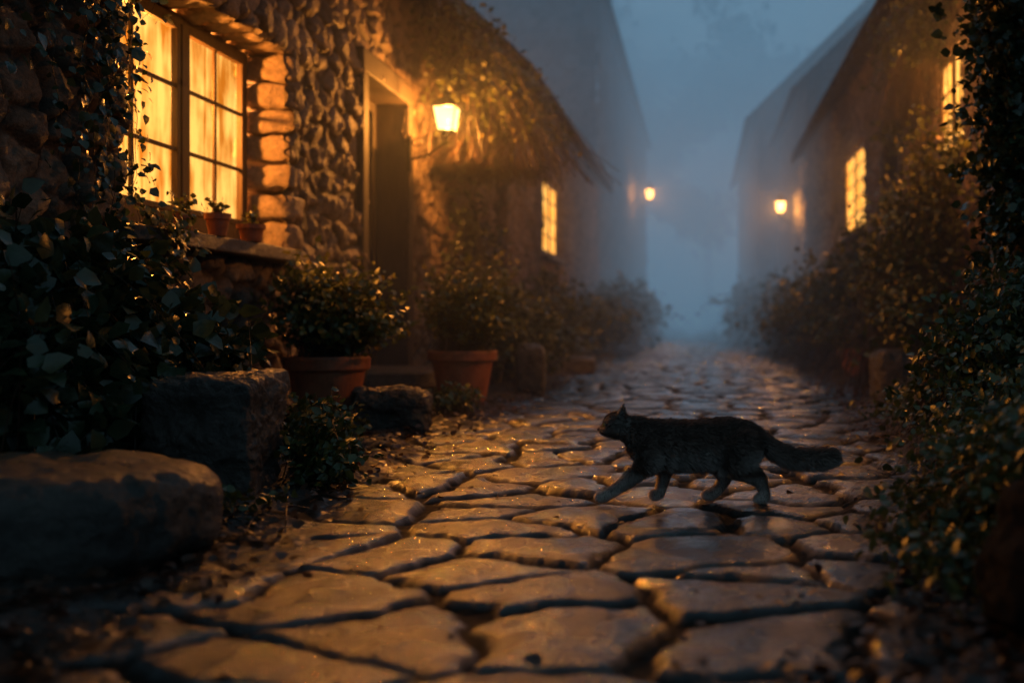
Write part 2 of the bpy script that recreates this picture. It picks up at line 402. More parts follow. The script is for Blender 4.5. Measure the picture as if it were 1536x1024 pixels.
# ---------------------------------------------------------------- houses
def sheet(s0,s1,t0,t1,ds,cell,amp,seed,holes,mp,clamp=None):
    S=np.arange(s0,s1+ds,ds);Tt=np.arange(t0,t1+ds,ds); S[-1]=s1;Tt[-1]=t1
    SS,TT=np.meshgrid(S,Tt); s=SS.ravel();t=TT.ravel();P=np.stack([s,t,0*s+seed],1)
    ed,cid,bx,by=voronoi(s+.035*fbm(P,6,4,seed),t+.025*fbm(P,6,4,seed+3),cell[0],cell[1],seed,.75)
    rn=np.mod(cid*5.31,1)
    a=sst(0,.020,ed-.005); dm=sst(0,1,np.clip(ed/.06,0,1))
    tl=(np.mod(cid*9.7,1)-.5)*.28*(s-bx)+(np.mod(cid*13.1,1)-.5)*.36*(t-by)
    h=amp*(.72*a+.28*dm)*(.45+.8*rn)+tl*a+amp*.32*fbm(P,11,6,seed+5)*a-amp*.4*np.abs(fbm(P,9,4,seed+15))*a+amp*.3*fbm(P,1.2,2,seed+6)
    if clamp is not None: t=np.minimum(t,clamp(s))
    V=mp(s,t,h)
    nr,nc=SS.shape; idx=np.arange(nr*nc).reshape(nr,nc)
    F=np.stack([idx[:-1,:-1],idx[:-1,1:],idx[1:,1:],idx[1:,:-1]],-1).reshape(-1,4)
    cs=(SS[:-1,:-1]+ds/2).ravel();ct=(TT[:-1,:-1]+ds/2).ravel(); keep=np.ones(len(F),bool)
    for (a0,a1,b0,b1) in holes: keep&=~((cs>a0)&(cs<a1)&(ct>b0)&(ct<b1))
    if clamp is not None: keep&=ct<clamp(cs)+ds
    return V,F[keep],cid,a
def lamp(name,loc,power,col=(1,.42,.10),r=.03,parent=None):
    l=bpy.data.lights.new(name,'POINT'); l.energy=power; l.color=col; l.shadow_soft_size=r
    o=link(bpy.data.objects.new(name,l)); o.location=loc; setparent(o,parent)
    return o
def house(name,side,xw,y0,y1,ze,depth,pitch,ds,ops,seed,label,mat=None,cell=(.24,.16),amp=.045,rafters=True,over=.35):
    mat=mat or MAT_WALL; n=-side
    H=empty(name,(xw,(y0+y1)/2,0),label,'house')
    holes=[(o['y0'],o['y1'],o['z0'],o['z1']) for o in ops]
    V,F,c,a=sheet(y0,y1,-.1,ze+.12,ds,cell,amp,seed,holes,lambda s,t,h:np.stack([xw+n*(h-.02),s,t],1))
    fast('wall',V,F,mat,H,{'cell':c,'mask':a})
    zr=lambda x:ze+.1+np.maximum(0,(depth/2-np.abs(np.abs(x-xw)-depth/2)))*math.tan(pitch)
    lo,hi=(xw-depth,xw) if n>0 else (xw,xw+depth)
    for yy,dr in ((y0,-1),(y1,1)):
        d2=max(ds,.03) if dr<0 else .1
        V,F,c,a=sheet(lo,hi,-.1,ze+.1+depth/2*math.tan(pitch),d2,cell,amp,seed+2,[],lambda s,t,h:np.stack([s,yy+dr*(h-.02),t],1),zr)
        fast('end_wall',V,F,mat,H,{'cell':c,'mask':a})
    b=B(); b.box((xw-n*1.3,y0+.06,-.1),(xw-n*(depth-.02),y1-.06,ze)); b.obj('inner_room',MAT_ROOM,H)
    b=B(); slope=(depth/2+over)/math.cos(pitch); nco=max(6,int(slope/.28))
    tp=math.tan(pitch)
    for sgn in (1,-1):
        x_e=(xw+n*over) if sgn>0 else (xw-n*(depth+over)); dx=-n*sgn*(depth/2+over)
        ze0=ze+.12-over*tp; dz=(depth/2+over)*tp
        for k in range(nco):
            d0=k/nco;d1=(k+1.25)/nco; th=.035
            y=y0-.25
            while y<y1+.25:
                w=random.uniform(.25,.4) if ds<.03 else random.uniform(.8,1.4)
                j=random.uniform(-.012,.012); ya=y+.005; yb=min(y+w,y1+.25)
                xa=x_e+dx*d0;xb=x_e+dx*d1;za=ze0+dz*d0+.045+j;zb=ze0+dz*d1+.01
                b.add([(xa,ya,za-th),(xb,ya,zb-th),(xb,yb,zb-th),(xa,yb,za-th),(xa,ya,za),(xb,ya,zb),(xb,yb,zb),(xa,yb,za)],
                      [(0,3,2,1),(4,5,6,7),(0,1,5,4),(1,2,6,5),(2,3,7,6),(3,0,4,7)]); y+=w
    b.obj('roof',MAT_SLATE,H)
    b=B()
    for sgn in (1,-1):
        x_e=(xw+n*over) if sgn>0 else (xw-n*(depth+over)); dx=-n*sgn*(depth/2+over)
        ze0=ze+.05-over*tp; dz=(depth/2+over)*tp
        b.add([(x_e,y0-.2,ze0),(x_e+dx,y0-.2,ze0+dz),(x_e+dx,y1+.2,ze0+dz),(x_e,y1+.2,ze0)],[(0,1,2,3)])
        if rafters and sgn>0:
            y=y0+.2
            while y<y1:
                dd=.55
                b.add([(x_e,y,ze0-.1),(x_e-n*dd,y,ze0-.1+dd*tp),(x_e-n*dd,y+.08,ze0-.1+dd*tp),(x_e,y+.08,ze0-.1),
                       (x_e,y,ze0-.01),(x_e-n*dd,y,ze0-.01+dd*tp),(x_e-n*dd,y+.08,ze0-.01+dd*tp),(x_e,y+.08,ze0-.01)],
                      [(0,3,2,1),(4,5,6,7),(0,1,5,4),(1,2,6,5),(2,3,7,6),(3,0,4,7)]); y+=.62
    b.obj('eaves',MAT_BEAM,H)
    for oi,o in enumerate(ops):
        oy0,oy1,oz0,oz1=o['y0'],o['y1'],o['z0'],o['z1']; rec=o.get('rec',.25); flat=o.get('flat',False)
        if o.get('quoin',True):
            acc=([],[]); k=0
            outp=.045 if not flat else .012
            cx=xw+n*(outp-(rec+.12)/2)
            for yy,sg in ((oy0,-1),(oy1,1)):
                zz=oz0-.02
                while zz<oz1+.02:
                    hh=random.uniform(.12,.20); ww=random.choice((.13,.24))*random.uniform(.9,1.1); k+=1
                    rock_geo(acc,(cx+random.uniform(-.012,.012),yy+sg*ww/2,zz+hh/2),(rec+.12,ww,hh*.97),5,8,.09,seed*50+oi*97+k,3)
                    zz+=hh
            yy=oy0-.2
            while yy<oy1+.15:
                ww=random.uniform(.16,.26);k+=1
                rock_geo(acc,(cx,yy+ww/2,oz1+.12),(rec+.12,ww*.97,.25),5,8,.08,seed*50+oi*97+k,3); yy+=ww
            fast('stone_surround',np.array(acc[0]),np.array(acc[1]),MAT_QUOIN,H)
        fx=xw-n*rec
        Wn=bpy.data.objects.new(o['kind'],None); Wn.location=(fx,(oy0+oy1)/2,oz0); link(Wn); setparent(Wn,H)
        if o['kind']=='window':
            q_=.25 if flat else .5
            b=B(); fw=o.get('fw',.05); X0=fx-n*.03*q_;X1=fx+n*.04*q_; bot=o.get('bot',fw)
            b.box((X0,oy0,oz0),(X1,oy0+fw,oz1)); b.box((X0,oy1-fw,oz0),(X1,oy1,oz1)); b.box((X0,oy0+fw,oz1-fw),(X1,oy1-fw,oz1)); b.box((X0,oy0+fw,oz0),(X1,oy1-fw,oz0+bot))
            cas=o['casements']; zb=oz0+bot; zt=oz1-fw
            for ci,(ca_,cb) in enumerate(cas):
                sw=.032
                x0,x1=fx-n*.02*q_,fx+n*.055*q_
                b.box((x0,ca_,zb),(x1,ca_+sw,zt)); b.box((x0,cb-sw,zb),(x1,cb,zt)); b.box((x0,ca_+sw,zt-sw),(x1,cb-sw,zt)); b.box((x0,ca_+sw,zb),(x1,cb-sw,zb+sw))
                if ci+1<len(cas): b.box((X0,cb+.002,zb),(fx+n*.07*q_,cas[ci+1][0]-.002,zt))
                m=.011
                for q in range(1,o['cols']):
                    yc=ca_+(cb-ca_)*q/o['cols']; b.box((fx,yc-m,zb+sw),(fx+n*.035*q_,yc+m,zt-sw))
                for q in range(1,o['rows']):
                    zc=zb+(zt-zb)*q/o['rows']; b.box((fx+n*.002,ca_+sw,zc-m),(fx+n*.033*q_,cb-sw,zc+m))
            b.obj('frame',MAT_FRAME,Wn,0 if flat else .003)
            ny=60; V=[];F=[]
            for i in range(ny+1):
                yv=oy0+.01+(oy1-oy0-.02)*i/ny; xo=fx-n*((.07+.018*math.sin(i*1.1)+.01*math.sin(i*.37))*q_*.8)
                V+= [(xo,yv,oz0),(xo,yv,oz1)]
                if i: F.append((2*i-2,2*i,2*i+1,2*i-1))
            b=B(); b.add(V,F); b.obj('curtain',MAT_CURTAINF if flat else MAT_CURTAIN,Wn,smooth=True)
            if o.get('power'):
                lamp('window_lamp_light',(fx-n*.45,(oy0+oy1)/2+o.get('dy',0),oz0+(oz1-oz0)*.72),o['power'],parent=Wn,r=.05)
            if o.get('sill'):
                acc=([],[]); rock_geo(acc,(xw-n*.06,(oy0+oy1)/2,oz0-.045),(.40,oy1-oy0+.14,.085),10,24,.05,seed+9,9)
                fast('sill',np.array(acc[0]),np.array(acc[1]),MAT_SILL,Wn)
        else:
            b=B(); npk=6
            for i in range(npk):
                a=oy0+.09+(oy1-oy0-.18)*i/npk; a2=oy0+.09+(oy1-oy0-.18)*(i+1)/npk
                b.box((fx-n*.05,a+.003,oz0+.01),(fx-n*random.uniform(0,.006),a2-.003,oz1-.09))
            for zc in (.3,1.0,1.7): b.box((fx+n*.001,oy0+.1,oz0+zc),(fx+n*.03,oy1-.1,oz0+zc+.1))
            b.obj('door_leaf',MAT_DOOR,Wn,.004)
            b=B(); b.box((fx-n*.06,oy0,oz0),(fx+n*.06,oy0+.085,oz1)); b.box((fx-n*.06,oy1-.085,oz0),(fx+n*.06,oy1,oz1)); b.box((fx-n*.06,oy0+.085,oz1-.085),(fx+n*.06,oy1-.085,oz1))
            b.obj('door_frame',MAT_DOOR,Wn,.005)
            b=B(); b.tube([(fx+n*.03,oy0+.2,oz0+1.0),(fx+n*.08,oy0+.2,oz0+1.02),(fx+n*.08,oy0+.2,oz0+1.12),(fx+n*.03,oy0+.2,oz0+1.14)],.009)
            b.obj('handle',MAT_BRASS,Wn,smooth=True)
            b=B()
            for yy in (oy0-.13,oy1+.001): b.box((xw-n*rec,yy,oz0-.1),(xw+n*.04,yy+.129,oz1+.001))
            b.box((xw-n*rec,oy0-.13,oz1+.002),(xw+n*.042,oy1+.13,oz1+.18))
            b.obj('door_surround',MAT_JAMB,H,.012)
            acc=([],[]); rock_geo(acc,(xw+n*.1,(oy0+oy1)/2,oz0-.07),(.75,oy1-oy0+.1,.15),9,22,.05,seed+4,8)
            fast('doorstep',np.array(acc[0]),np.array(acc[1]),MAT_SILL,H)
    return H
def WIN(y0,y1,z0,z1,cas,cols,rows,power,**k): return dict(kind='window',y0=y0,y1=y1,z0=z0,z1=z1,casements=cas,cols=cols,rows=rows,power=power,**k)
H1=house('stone_cottage',-1,-2.5,2.4,12.0,3.55,6,.75,.0145,[
    WIN(4.30,6.0,1.02,2.20,[(4.36,5.22),(5.28,5.95)],2,3,700,sill=True,bot=.14,dy=.2),
    dict(kind='door',y0=7.4,y1=8.42,z0=.22,z1=2.42,rec=.3,quoin=False)],11,
    'old rubble stone cottage with glowing casement window and dark doorway',amp=.05)
H2=house('stone_cottage',-1,-2.4,12.4,23.4,3.9,6,.75,.035,[
    WIN(15.1,16.7,1.6,2.80,[(15.18,15.88),(15.92,16.62)],2,4,300,sill=True,rec=.02,flat=True)],23,
    'misty stone cottage with a small lit window behind shrubs',MAT_WALLB,amp=.05)
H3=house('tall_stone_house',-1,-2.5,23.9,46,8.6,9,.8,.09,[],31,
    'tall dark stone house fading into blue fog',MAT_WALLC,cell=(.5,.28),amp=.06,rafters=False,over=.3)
R1=house('stone_cottage',1,2.3,6.4,21.5,4.3,6,.72,.032,[
    WIN(8.75,9.75,2.1,3.10,[(8.82,9.23),(9.27,9.68)],2,3,380,sill=True,rec=.06,flat=True),
    WIN(13.9,15.9,1.9,3.15,[(14.0,14.88),(14.92,15.8)],2,5,450,sill=True,rec=.03,flat=True),
    dict(kind='door',y0=11.4,y1=12.4,z0=.3,z1=2.9,rec=.25,quoin=False)],41,
    'stone cottage with tall glowing windows and climbing shrubs',MAT_WALLB,amp=.05)
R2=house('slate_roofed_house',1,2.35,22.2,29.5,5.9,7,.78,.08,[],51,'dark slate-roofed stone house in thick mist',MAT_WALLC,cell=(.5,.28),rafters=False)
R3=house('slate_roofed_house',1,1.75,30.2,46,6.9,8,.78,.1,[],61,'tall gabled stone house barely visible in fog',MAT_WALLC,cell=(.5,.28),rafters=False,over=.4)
# ---------------------------------------------------------------- lanterns
def lantern(x,y,z,n,power,glass,label,scale=1.0,wallx=None):
    L=empty('wall_lantern',(wallx,y,z),label,'lantern','wall lanterns along the lane')
    s=scale
    b=B()
    top=.10*s;bot=.065*s;h=.21*s
    def corner(r,zz,i): a=math.pi/4+i*math.pi/2; return (x+r*1.414*math.cos(a),y+r*1.414*math.sin(a),z+zz)
    for i in range(4):
        b.tube([corner(bot,-h/2,i),corner(top,h/2,i)],.006*s,6)
        b.tube([corner(bot,-h/2,i),corner(bot,-h/2,(i+1)%4)],.007*s,6)
        b.tube([corner(top,h/2,i),corner(top,h/2,(i+1)%4)],.009*s,6)
    b.lathe((x,y,z+h/2),[(.165*s,0),(.16*s,.012*s),(.09*s,.065*s),(.05*s,.085*s),(.045*s,.12*s),(.06*s,.125*s),(.03*s,.15*s),(.012*s,.165*s),(.014*s,.19*s),(.003*s,.205*s)],4,math.pi/4)
    b.lathe((x,y,z-h/2-.045*s),[(.006*s,-.03*s),(.02*s,0),(.05*s,.02*s),(.09*s,.04*s),(.09*s,.045*s)],4,math.pi/4)
    b.obj('lamp_housing',MAT_METAL,L)
    g=B(); v=[]
    for r,zz in ((bot*.94,-h/2),(top*.94,h/2)):
        for i in range(4): v.append(corner(r,zz,i))
    g.add(v,[(0,1,5,4),(1,2,6,5),(2,3,7,6),(3,0,4,7)]); g.obj('glass',glass,L)
    b=B(); zb=z-h/2-.09*s
    pts=[]
    for i in range(13):
        q=i/12; pts.append((wallx+(x-wallx)*q, y, zb-.16*s*(1-q)**1.5-.06*s*math.sin(q*math.pi)))
    b.tube(pts,.011*s)
    sp=[(wallx+n*(.07*s+.055*s*(1-i/16)*math.cos(i*.55)),y,zb-.02*s+.055*s*(1-i/16)*math.sin(i*.55)) for i in range(16)]
    b.tube(sp,.007*s)
    b.box((wallx-n*.005,y-.03*s,zb-.28*s),(wallx+n*.02*s,y+.03*s,zb+.05*s))
    b.obj('bracket',MAT_METAL,L)
    lamp('lantern_flame_light',(x,y,z-.01),power,(1,.42,.10),.025,L)
    return L
lantern(-2.14,8.4,2.29,1,460,MAT_LGLASS,'black iron lantern glowing warm on cottage wall beside door',.95,-2.46)
lantern(-1.85,36.5,5.2,1,450,MAT_FARGLASS,'small glowing lantern on the tall house in fog',1.5,-2.5)
lantern(1.95,24.3,3.35,-1,300,MAT_FARGLASS,'small glowing lantern on misty slate-roofed house',1.2,2.35)
lantern(2.05,6.9,2.5,-1,240,MAT_LGLASS,'black iron lantern hidden behind ivy on cottage wall',.9,2.27)
# ---------------------------------------------------------------- stones
rock('boulder',(-1.64,2.52,-.02),(.80,.66,.29),'low round flat-topped stone drum beside the cobbles','boulder',3.6,60,.045,3,4,.3,drum=True)
rock('stone_block',(-1.68,3.46,-.02),(.38,.42,.46),'rough square stone block under dark ivy','stone block',9,64,.05,5,3.4,.12)
rock('stone_block',(-1.68,5.42,-.02),(.42,.36,.27),'low rough stone block beside terracotta pot','stone block',5,44,.09,8,3.5,.2)
rock('stone_block',(-1.40,8.25,-.02),(.26,.3,.44),'upright worn stone by the shrubs','stone block',5,28,.06,9,3,.1)
rock('stone_block',(-1.45,11.5,-.02),(.5,.5,.22),'low worn kerb stone in shadow','stone block',6,24,.06,19,3,.1)
rock('stone_block',(1.42,7.3,-.02),(.34,.36,.42),'upright worn stone beside climbing shrubs','stone block',5,28,.06,12,3,.1)
rock('boulder',(1.16,4.35,-.02),(.34,.42,.5),'rounded mossy stone among green shrubs','boulder',4,40,.07,13,4,.3)
rock('boulder',(1.6,4.4,-.02),(.55,.6,.52),'mossy stone among ivy leaves','boulder',4,36,.08,15,4,.5)
rock('boulder',(.86,1.76,-.05),(.60,.7,.42),'large dark boulder beside leafy ground cover','boulder',3.2,50,.06,17,3.6,.4,mat=MAT_ROCKD)
rock('stone_pier',(1.85,5.3,-.02),(.5,.55,2.5),'tall stone pier smothered in ivy','pier',8,30,.04,27,8,.05)
# ---------------------------------------------------------------- potted plants
def potted(base,rt,h,blobs,ntw,nlf,leaf,seed,label,mat,group='potted shrubs',name='potted_shrub'):
    E=empty(name,base,label,'potted plant',group)
    x,y,z=base; b=B()
    b.lathe((x,y,z),[(rt*.66,0),(rt*.68,.01),(rt*.90,h*.80),(rt*.905,h*.805),(rt*1.0,h*.81),(rt*1.02,h*.83),(rt*1.03,h*.97),(rt*1.01,h),(rt*.93,h),(rt*.91,h*.9)],48)
    b.obj('pot',MAT_POT,E)
    b=B(); b.lathe((x,y,z),[(rt*.90,h*.88),(rt*.5,h*.91),(rt*.01,h*.93)],24); b.obj('soil',MAT_SOIL,E)
    shrub('foliage',(x,y,z+h*.9),blobs,ntw,nlf,leaf,seed,mat,E,spread=rt*.35,zmin=z)
    return E
potted((-2.08,5.55,0),.225,.40,[(-2.06,5.55,.68,.38,.34,.26),(-1.90,5.5,.60,.34,.3,.16),(-2.16,5.65,.80,.27,.25,.2)],420,11,.050,71,'terracotta pot with small-leaved green shrub by cottage wall',MAT_SHRUB)
potted((-1.72,7.2,0),.24,.38,[(-1.70,7.2,.74,.38,.34,.28),(-1.6,7.1,.62,.34,.3,.18)],380,10,.055,72,'terracotta pot with bushy green shrub near doorway',MAT_SHRUB)
potted((1.72,10.6,0),.26,.3,[(1.6,10.5,.5,.4,.4,.24)],160,9,.07,73,'wide terracotta pot with low leafy plant',MAT_SHRUB)
def little(x,y,z,r,h,seed,label):
    E=empty('small_flower_pot',(x,y,z),label,'flower pot','little pots on the window sill')
    b=B(); b.lathe((x,y,z),[(r*.7,0),(r*.93,h*.72),(r*1.06,h*.73),(r*1.08,h),(r*.95,h),(r*.92,h*.9)],24); b.obj('pot',MAT_POT,E)
    b=B(); b.lathe((x,y,z),[(r*.9,h*.85),(r*.4,h*.88),(r*.01,h*.9)],16); b.obj('soil',MAT_SOIL,E)
    shrub('foliage',(x,y,z+h*.85),[(x,y,z+h+.03,r*.8,r*.8,.05)],14,4,.035,seed,MAT_SHRUB,E,spread=r*.3,tw=.002,zmin=z+h*.8)
little(-2.40,4.95,1.018,.058,.11,81,'tiny terracotta pot with sprout on stone sill')
little(-2.40,5.32,1.018,.068,.09,82,'tiny terracotta pot with pale green succulent on sill')
little(-2.42,4.66,1.018,.05,.075,83,'tiny terracotta pot with trailing leaves on sill')
# ---------------------------------------------------------------- ivy, shrubs
def T1(o,label,cat='shrub',group=None): tag(o,label,cat,group); return o
T1(shrub('ivy_bush',(-2.35,3.9,0),[(-2.22,3.75,.55,.30,.5,.38),(-2.10,3.45,.32,.32,.4,.3),(-2.00,4.05,.46,.24,.35,.26),(-2.3,3.5,.85,.2,.45,.22),(-2.25,4.15,.64,.2,.3,.22)],640,11,.082,91,MAT_IVY,spread=.25,wr=1.2,up=.6),'dense dark glossy ivy bush against cottage wall','ivy')
T1(shrub('ivy_bush',(-2.1,3.0,0),[(-2.0,3.05,.35,.25,.3,.32),(-2.15,3.1,.6,.2,.3,.25)],160,10,.08,92,MAT_IVY,spread=.2,wr=1.2,up=.6),'dark ivy clump behind round boulder','ivy')
r=np.random.default_rng(3)
def wstr(y,z0,z1,x,dy=.14,k=7):
    zs=np.linspace(z0,z1,k); yy=y+np.cumsum(r.normal(size=k)*dy/k*1.6); return [(x,a,b) for a,b in zip(yy,zs)]
S=[wstr(y,2.75,z1,-2.43) for y,z1 in ((3.95,.9),(4.05,.9),(4.12,.85),(4.18,1.0),(4.25,1.1),(3.85,1.2),(4.0,1.0),(4.38,1.9))]
T1(vines('climbing_ivy',S,72,.045,(1,0,0),101,MAT_IVY,spread=.04),'thin climbing ivy trailing beside the glowing window','ivy')
S=[wstr(y,3.2,z1,-2.42,.25) for y,z1 in ((3.5,1.7),(3.65,1.9),(3.8,2.0),(3.9,1.6),(3.6,2.2),(4.0,2.1),(3.3,1.4))]
T1(vines('climbing_ivy',S,80,.06,(1,0,0),102,MAT_IVY,spread=.06),'dark ivy hanging over rough stone wall','ivy')
S=[[(-2.5,4.32+.04*i,1.03),(-2.4+.02*(i%3),4.34+.04*i,1.06),(-2.30,4.36+.04*i,.96-.05*(i%3))] for i in range(5)]
T1(vines('trailing_plant',S,110,.05,(1,0,.3),103,MAT_SHRUBD,spread=.05),'leafy plant trailing over the stone sill','plant')
T1(shrub('low_plant',(-1.42,3.66,0),[(-1.38,3.66,.13,.17,.2,.13),(-1.28,3.55,.08,.13,.15,.08),(-1.42,3.85,.2,.12,.15,.12)],110,9,.042,104,MAT_SHRUBD,spread=.05),'small leafy plant at foot of stone block','plant')
T1(shrub('low_plant',(-1.85,4.6,0),[(-1.8,4.6,.14,.2,.4,.14)],80,9,.045,105,MAT_SHRUBD,spread=.15),'low leafy weeds between stones','plant')
T1(shrub('low_plant',(-1.5,6.3,0),[(-1.6,6.4,.1,.2,.4,.1)],60,8,.045,106,MAT_SHRUBD,spread=.15),'low leafy weeds along the lane edge','plant')
T1(shrub('shrub',(-1.8,9.1,0),[(-1.75,9.0,.5,.35,.5,.42),(-1.55,9.6,.45,.35,.5,.4),(-2.0,9.6,.9,.3,.5,.4)],420,10,.065,107,MAT_SHRUB,spread=.25),'bushy green shrub against cottage wall','shrub')
T1(shrub('shrub',(-2.0,12.5,0),[(-1.95,12.3,.75,.45,.8,.55),(-1.8,13.6,.65,.45,.8,.5),(-1.6,11.4,.4,.3,.4,.3)],360,10,.09,108,MAT_SHRUB,spread=.4),'tall misty shrub beside cottages','shrub')
T1(shrub('shrub',(-1.8,18.5,0),[(-1.8,17.5,.6,.5,1.4,.55),(-1.7,20.5,.8,.5,1.6,.75)],380,10,.12,109,MAT_SHRUBD,spread=.6),'dark shrub blurred in the fog','shrub')
T1(shrub('shrub',(-1.9,26,0),[(-1.85,25,.8,.5,2,.8),(-1.8,30,1.0,.5,2.5,.9)],320,9,.18,110,MAT_SHRUBD,spread=.9),'dark hedge-like shrub in thick fog','shrub')
T1(shrub('climbing_vine',(-2.3,9.6,2.0),[(-2.1,9.5,2.75,.42,.6,.5),(-1.85,10.2,2.65,.5,.7,.5),(-1.75,10.8,2.5,.42,.6,.40),(-2.2,10.6,3.1,.45,1.3,.4),(-2.2,8.9,3.3,.4,.9,.2),(-2.1,11.6,3.0,.45,.7,.5)],1000,11,.075,111,MAT_SHRUB,spread=.5,tw=.006,t0=.3),'mass of climbing vine overhanging the lantern wall','vine')
T1(shrub('climbing_vine',(-2.4,9.8,1.0),[(-2.35,10.0,1.4,.15,.5,.8),(-2.35,10.8,1.2,.18,.6,.8)],220,10,.06,112,MAT_SHRUBD,spread=.3),'thin vine growing up cottage corner','vine')
T1(shrub('ivy_curtain',(1.8,5.2,1.4),[(1.55,5.1,2.2,.30,.35,.55),(1.60,5.1,1.5,.28,.35,.6),(1.65,4.9,1.0,.32,.4,.4),(1.6,5.0,2.8,.42,.5,.4)],950,11,.060,121,MAT_IVY,spread=.12,wr=1.2,tw=.0015,t0=.55),'tall ivy curtain covering the stone pier','ivy')
T1(shrub('shrub',(1.3,4.2,0),[(1.15,4.1,.55,.28,.4,.16),(1.4,4.3,.72,.3,.4,.2),(1.0,4.2,.35,.2,.35,.2),(1.5,4.0,.5,.3,.4,.3)],480,12,.045,122,MAT_SHRUBD,spread=.25,tw=.0015),'fine-leaved green shrub over mossy stones','shrub')
T1(shrub('shrub',(1.75,8.2,0),[(1.70,8.2,1.2,.42,.7,.5),(1.62,7.6,.75,.35,.5,.4),(1.9,8.9,1.6,.35,.7,.42),(1.85,7.7,1.9,.3,.5,.4)],800,11,.065,123,MAT_SHRUB,spread=.35),'tall yellow-green shrub climbing beneath window','shrub')
T1(shrub('shrub',(1.8,12,0),[(1.75,11.6,.85,.45,.8,.6),(1.7,13.2,.9,.45,1.0,.65),(1.9,10.6,1.4,.35,.8,.5)],560,10,.085,124,MAT_SHRUB,spread=.5),'warm-lit garden shrub below tall window','shrub')
T1(shrub('climbing_vine',(2.2,10.2,2.6),[(2.1,8.9,3.7,.3,1.2,.25),(2.15,10.6,3.7,.25,1.0,.35),(2.15,11.0,2.9,.15,.3,.6)],360,10,.07,130,MAT_SHRUBD,spread=.3,t0=.3),'climbing vine running under cottage eaves','vine')
T1(shrub('shrub',(1.8,17,0),[(1.75,16.5,.7,.45,1.5,.6),(1.6,20,.8,.45,2,.8)],400,10,.12,125,MAT_SHRUBD,spread=.7),'dark shrub row along misty wall','shrub')
T1(shrub('shrub',(1.5,27,0),[(1.6,25,.9,.5,2,.8),(1.4,31,1.0,.5,3,1.0)],320,9,.18,126,MAT_SHRUBD,spread=.9),'dark shrub in thick fog by houses','shrub')
T1(shrub('low_plant',(1.25,5.6,0),[(1.35,5.8,.16,.25,.8,.16),(1.25,4.9,.14,.2,.5,.13)],200,9,.04,127,MAT_SHRUBD,spread=.4,tw=.0015),'low creeping greenery along the lane edge','plant')
T1(shrub('ground_ivy',(.85,2.8,0),[(.70,2.5,.12,.28,.4,.11),(.92,2.9,.20,.28,.35,.17),(.52,2.05,.08,.18,.25,.08),(1.05,3.4,.27,.24,.4,.22),(.92,2.25,.28,.30,.3,.2)],760,12,.036,128,MAT_SHRUBD,spread=.25,tw=.001),'small-leaved ground ivy spilling onto cobbles','plant')
T1(shrub('low_plant',(-1.5,2.95,0),[(-1.4,3.02,.05,.18,.1,.05),(-1.75,2.95,.1,.2,.12,.1)],60,8,.035,129,MAT_SHRUBD,spread=.15),'tiny weeds between boulder and block','plant')
for (tx,ty,hh,sd,dx) in ((-5,62,21,131,1.5),(6.5,66,24,132,-1),(0.5,85,25,133,0)):
    E=empty('tree',(tx,ty,0),'tall leafy tree dissolving into dusk fog','tree','trees beyond the lane')
    b=B(); b.tube([(tx,ty,-.2),(tx+.2,ty,4),(tx+dx*.4,ty,9),(tx+dx,ty,hh*.75)],[.6,.45,.35,.15],10)
    for k in range(6):
        a=k*1.1+sd; b.tube([(tx+dx*.3,ty,6+k*1.2),(tx+3*math.cos(a),ty+2*math.sin(a),9+k*1.6),(tx+5*math.cos(a),ty+3*math.sin(a),12+k*1.6)],[.2,.12,.04],6)
    b.obj('trunk',MAT_BEAM,E,smooth=True)
    rr=np.random.default_rng(sd); bl=[]
    for k in range(9): bl.append((tx+dx+rr.normal()*3.2,ty+rr.normal()*2,hh*.7+rr.normal()*3.2,2.6,2.4,1.9))
    shrub('crown',(tx+dx*.5,ty,9),bl,420,9,.75,sd,MAT_TREE,E,spread=.8,tw=.05)
